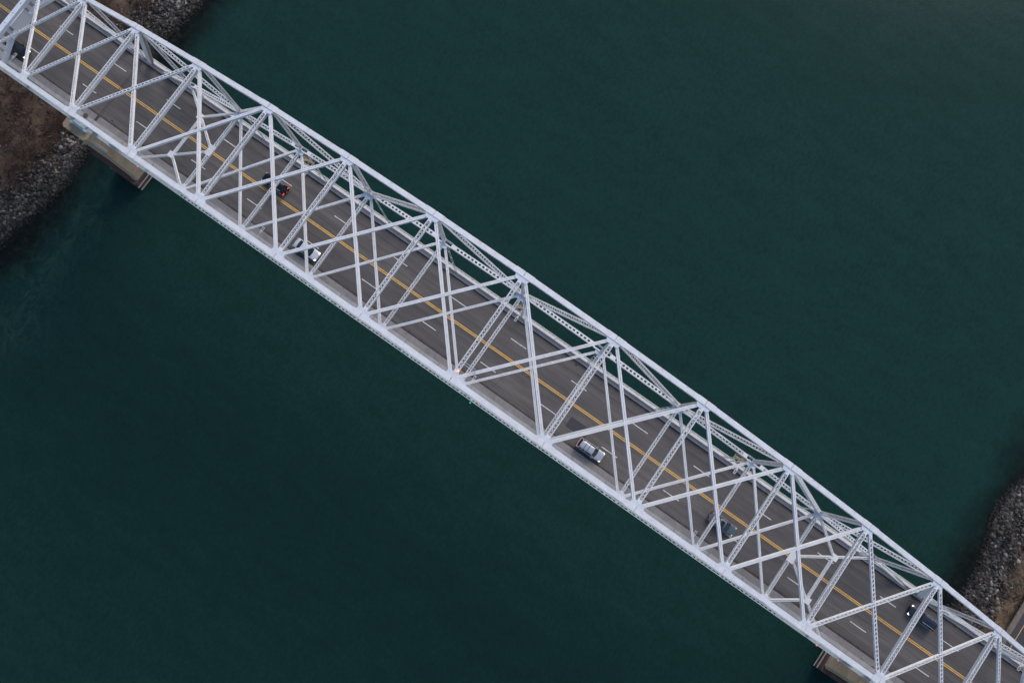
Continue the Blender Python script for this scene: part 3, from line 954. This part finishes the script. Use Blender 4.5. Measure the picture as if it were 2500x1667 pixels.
    # lamps
    for sd_ in (-1, 1):
        z0 = bh * .62
        xf = hl * .965
        mb = MB()
        mb.hexa([(xf - .30, sd_ * hw * .93, z0), (xf - .02, sd_ * hw * .62, z0), (xf - .02, sd_ * hw * .60, z0 + .18), (xf - .34, sd_ * hw * .90, z0 + .20),
                 (xf - .12, sd_ * hw * .93, z0), (xf + .04, sd_ * hw * .64, z0), (xf + .0, sd_ * hw * .60, z0 + .19), (xf - .16, sd_ * hw * .88, z0 + .22)])
        mb.box((xf - .22, min(sd_ * hw * .58, sd_ * hw * .88), z0 + .02), (xf + .0, max(sd_ * hw * .58, sd_ * hw * .88), z0 + .20))
        mb.build('headlight', [M['head_on' if head == 'on' else 'head_off']], e)
        mb = MB(); z1 = bh * (.72 if kind == 'sedan' else .80)
        mb.box((-hl * .995, min(sd_ * hw * .50, sd_ * hw * .90), z1), (-hl * .93, max(sd_ * hw * .50, sd_ * hw * .90), z1 + .24))
        mb.box((-hl * .985, min(sd_ * hw * .80, sd_ * hw * .965), z1), (-hl * .87, max(sd_ * hw * .80, sd_ * hw * .965), z1 + .20))
        mb.build('taillight', [M[{'on': 'tail_on', 'dim': 'tail_dim', 'off': 'tail_off', 'pale': 'tail_pale'}[tail]]], e)
        mb = MB(); xm = b1 - .35
        mb.beam((xm, sd_ * (bw + .02), zb + .06), (xm - .02, sd_ * (bw + .24), zb + .10), .16, .13); mb.build('wing_mirror', [pm], e)
        mb = MB(); mb.box((-hl * .55, min(sd_ * hw * .93, sd_ * hw * .985), .2), (hl * .5, max(sd_ * hw * .93, sd_ * hw * .985), .30)); mb.build('sill', [M['trim']], e)
    mb = MB(); mb.box((hl * .96, -hw * .45, .36), (hl * 1.0, hw * .45, .52)); mb.build('grille', [M['trim']], e)
    mb = MB(); mb.box((-hl * 1.01, -hw * .7, .38), (-hl * .95, hw * .7, .52)); mb.build('rear_bumper', [M['trim']], e)
    for fx in (-.60, .62):
        for sd_ in (-1, 1):
            mb = MB(); mb.tube((fx * hl, sd_ * (hw - .22), .33), (fx * hl, sd_ * (hw + .005), .33), .33, 18)
            wh = mb.build('wheel', [M['tyre']], e)
            mb = MB(); mb.tube((fx * hl, sd_ * (hw + .0), .33), (fx * hl, sd_ * (hw + .02), .33), .20, 12); mb.build('rim', [M['rim']], wh)
    # licence plate and hood seam
    mb = MB(); mb.box((-hl * 1.012, -.16, .60), (-hl * .985, .16, .72)); mb.build('licence_plate', [M['white']], e)
    return e
PI = math.pi
car('black car with lit headlights under the portal at the upper left corner', -100.0, -3.65, 0, (.008, .009, .010), 'sedan', 4.7, head='on')
car('black wagon with silver roof rails and two bright red tail lights', -47.35, 2.48, PI, (.006, .007, .008), 'suv', 4.9, 1.84, tail='on', extra=('rails', 'beltline'))
car('white sedan near the sidewalk with glowing front lights', -36.1, -3.55, 0, (.50, .53, .57), 'sedan', 4.75, 1.84, head='on', tail='pale', metal=.1)
car('silver wagon with two dark roof crossbars and lit head and tail lights', 21.75, -3.72, 0, (.38, .42, .46), 'suv', 4.75, 1.86, head='on', tail='dim', extra=('crossbars',), metal=.2)
car('grey sedan with a dark glass sunroof beside the yellow line', 46.0, -1.28, 0, (.105, .13, .15), 'sedan', 4.8, 1.84, extra=('sunroof', 'beltline'))
car('dark blue wagon with lit headlights in the lane by the right parapet', 80.95, 4.85, PI, (.022, .028, .046), 'suv', 4.95, 1.88, head='on', extra=('beltline', 'rails'))

# ================================================================ STREET LAMPS AND SIGNAL LIGHTS
def street_lamp(x, s, label):
    d = dz(x); yb = -6.85 if s < 0 else 7.9
    e = empty('street_lamp', (x, yb, d + (.34 if s < 0 else .85))); tag(e, label, 'street lamp', 'street lamps along the bridge parapets')
    z = 8.0 - e.location.z; dirn = -s
    reach = 1.45
    mb = MB(); mb.tube((0, 0, 0), (0, 0, z - .1), .08, 8, 0, .055); mb.build('pole', [M['lamp']], e)
    mb = MB(); mb.tube((0, 0, z - .1), (0, dirn * .35, z + .02), .05, 6); mb.tube((0, dirn * .33, z + .02), (0, dirn * (reach - .3), z + .04), .045, 6); mb.build('arm', [M['lamp']], e)
    mb = MB(); y0, y1 = dirn * (reach - .45), dirn * (reach + .62)
    mb.hexa([(-.11, y0, z), (.11, y0, z), (.19, y0 + dirn * .35, z), (-.19, y0 + dirn * .35, z), (-.11, y0, z + .12), (.11, y0, z + .12), (.19, y0 + dirn * .35, z + .15), (-.19, y0 + dirn * .35, z + .15)])
    mb.box((-.19, min(y0 + dirn * .35, y1), z), (.19, max(y0 + dirn * .35, y1), z + .14))
    hd = mb.build('lamp_head', [M['lamp']], e)
    mb = MB(); a, b = y0 + dirn * .47, y1 - dirn * .12
    mb.box((-.09, min(a, b), z + .141), (.09, max(a, b), z + .155)); mb.build('photocell_panel', [M['lampglass']], hd)
    mb = MB(); mb.box((-.13, min(a, b), z - .03), (.13, max(a, b), z - .001)); mb.build('lens', [M['lampglass']], hd)
NAMES_N = {-92.9: 'street lamp over the sidewalk beside the black car at the upper left corner',
           -41.8: 'sidewalk street lamp just up the bridge from the white sedan',
           -.1: 'sidewalk street lamp below the orange beacon at the middle of the bridge',
           41.6: 'sidewalk street lamp beside the grey sedan'}
NAMES_F = {-41.7: 'far parapet street lamp near the black wagon, mostly behind steelwork',
           -.05: 'far parapet street lamp at the middle of the bridge',
           41.5: 'far parapet street lamp between the silver wagon and the grey sedan',
           92.8: 'far parapet street lamp at the lower right corner behind the dark blue wagon',
           }
for x, l in NAMES_N.items(): street_lamp(x, -1, l)
for x, l in NAMES_F.items(): street_lamp(x, 1, l)

def beacon(x, y, z, m_, label, down=(0, -.12, -.3), r=.15):
    e = empty('signal_light', (x, y, z)); tag(e, label, 'signal light')
    mb = MB(); mb.tube((0, 0, 0), down, .05, 6); mb.build('bracket', [M['railing']], e)
    mb = MB(); dx = V(down); prev = None
    rings = []
    for k in range(6):
        t = k / 5; rr = r * math.sin(math.pi * (.08 + .84 * t)); zz = dx.z - r + 2 * r * t
        rings.append([(dx.x + rr * math.cos(a), dx.y + rr * math.sin(a), zz) for a in np.linspace(0, 2 * PI, 11)[:-1]])
    loft(mb, rings); mb.build('lens', [m_], e, True)
beacon(69.5, -8.36, dz(69.5), M['lens_red'], 'small red navigation light on the outer railing over dark water near the lower right pier')
beacon(73.7, -8.36, dz(73.7), M['lens_red'], 'small red navigation light on the outer railing over the brown lower right pier')
beacon(-69.4, -8.36, dz(-69.4), M['lens_red'], 'small red navigation light on the outer railing over the upper left pier')
beacon(1.2, -8.40, dz(1.2), M['lens_green'], 'small green navigation light hanging off the outer railing at mid bridge', (0, -.35, -.2))
beacon(.2, -6.45, 38.6, M['lens_orange'], 'glowing orange beacon on the top strut at the crown of the arch', (0, .0, .25), .14)

# signs hung on the portals
e = empty('portal_sign', (X(-7) + .55, -.15, 9.5)); tag(e, 'blank grey sign panel hung on the portal beams at the upper left corner', 'sign')
mb = MB(); mb.box((0, -1.65, 0), (.08, 1.65, 2.6)); mb.build('panel', [M['sign']], e)
mb = MB()
for y in (-1.7, 1.7): mb.box((-.03, y - .07, -.06), (.14, y + .07, 2.66))
for z in (-.07, 2.6): mb.box((-.03, -1.77, z), (.14, 1.77, z + .12))
mb.build('frame', [M['gusset']], e)
e = empty('dome_camera', (X(-7) + .5, -3.1, 10.3)); tag(e, 'small round white camera on a bracket beside the grey portal sign', 'camera')
mb = MB(); mb.tube((-.4, 0, .1), (.1, 0, .1), .04, 6); mb.build('bracket', [M['lamp']], e)
mb = MB(); loft(mb, [[(.2 + .24 * math.sin(t) * math.cos(a), .24 * math.sin(t) * math.sin(a), .24 * math.cos(t)) for a in np.linspace(0, 2 * PI, 13)[:-1]] for t in (.15, .6, 1.1, 1.57, 2.1, 2.7)])
mb.build('dome', [mat('white_plastic', (.6, .6, .6), .4)], e, True)
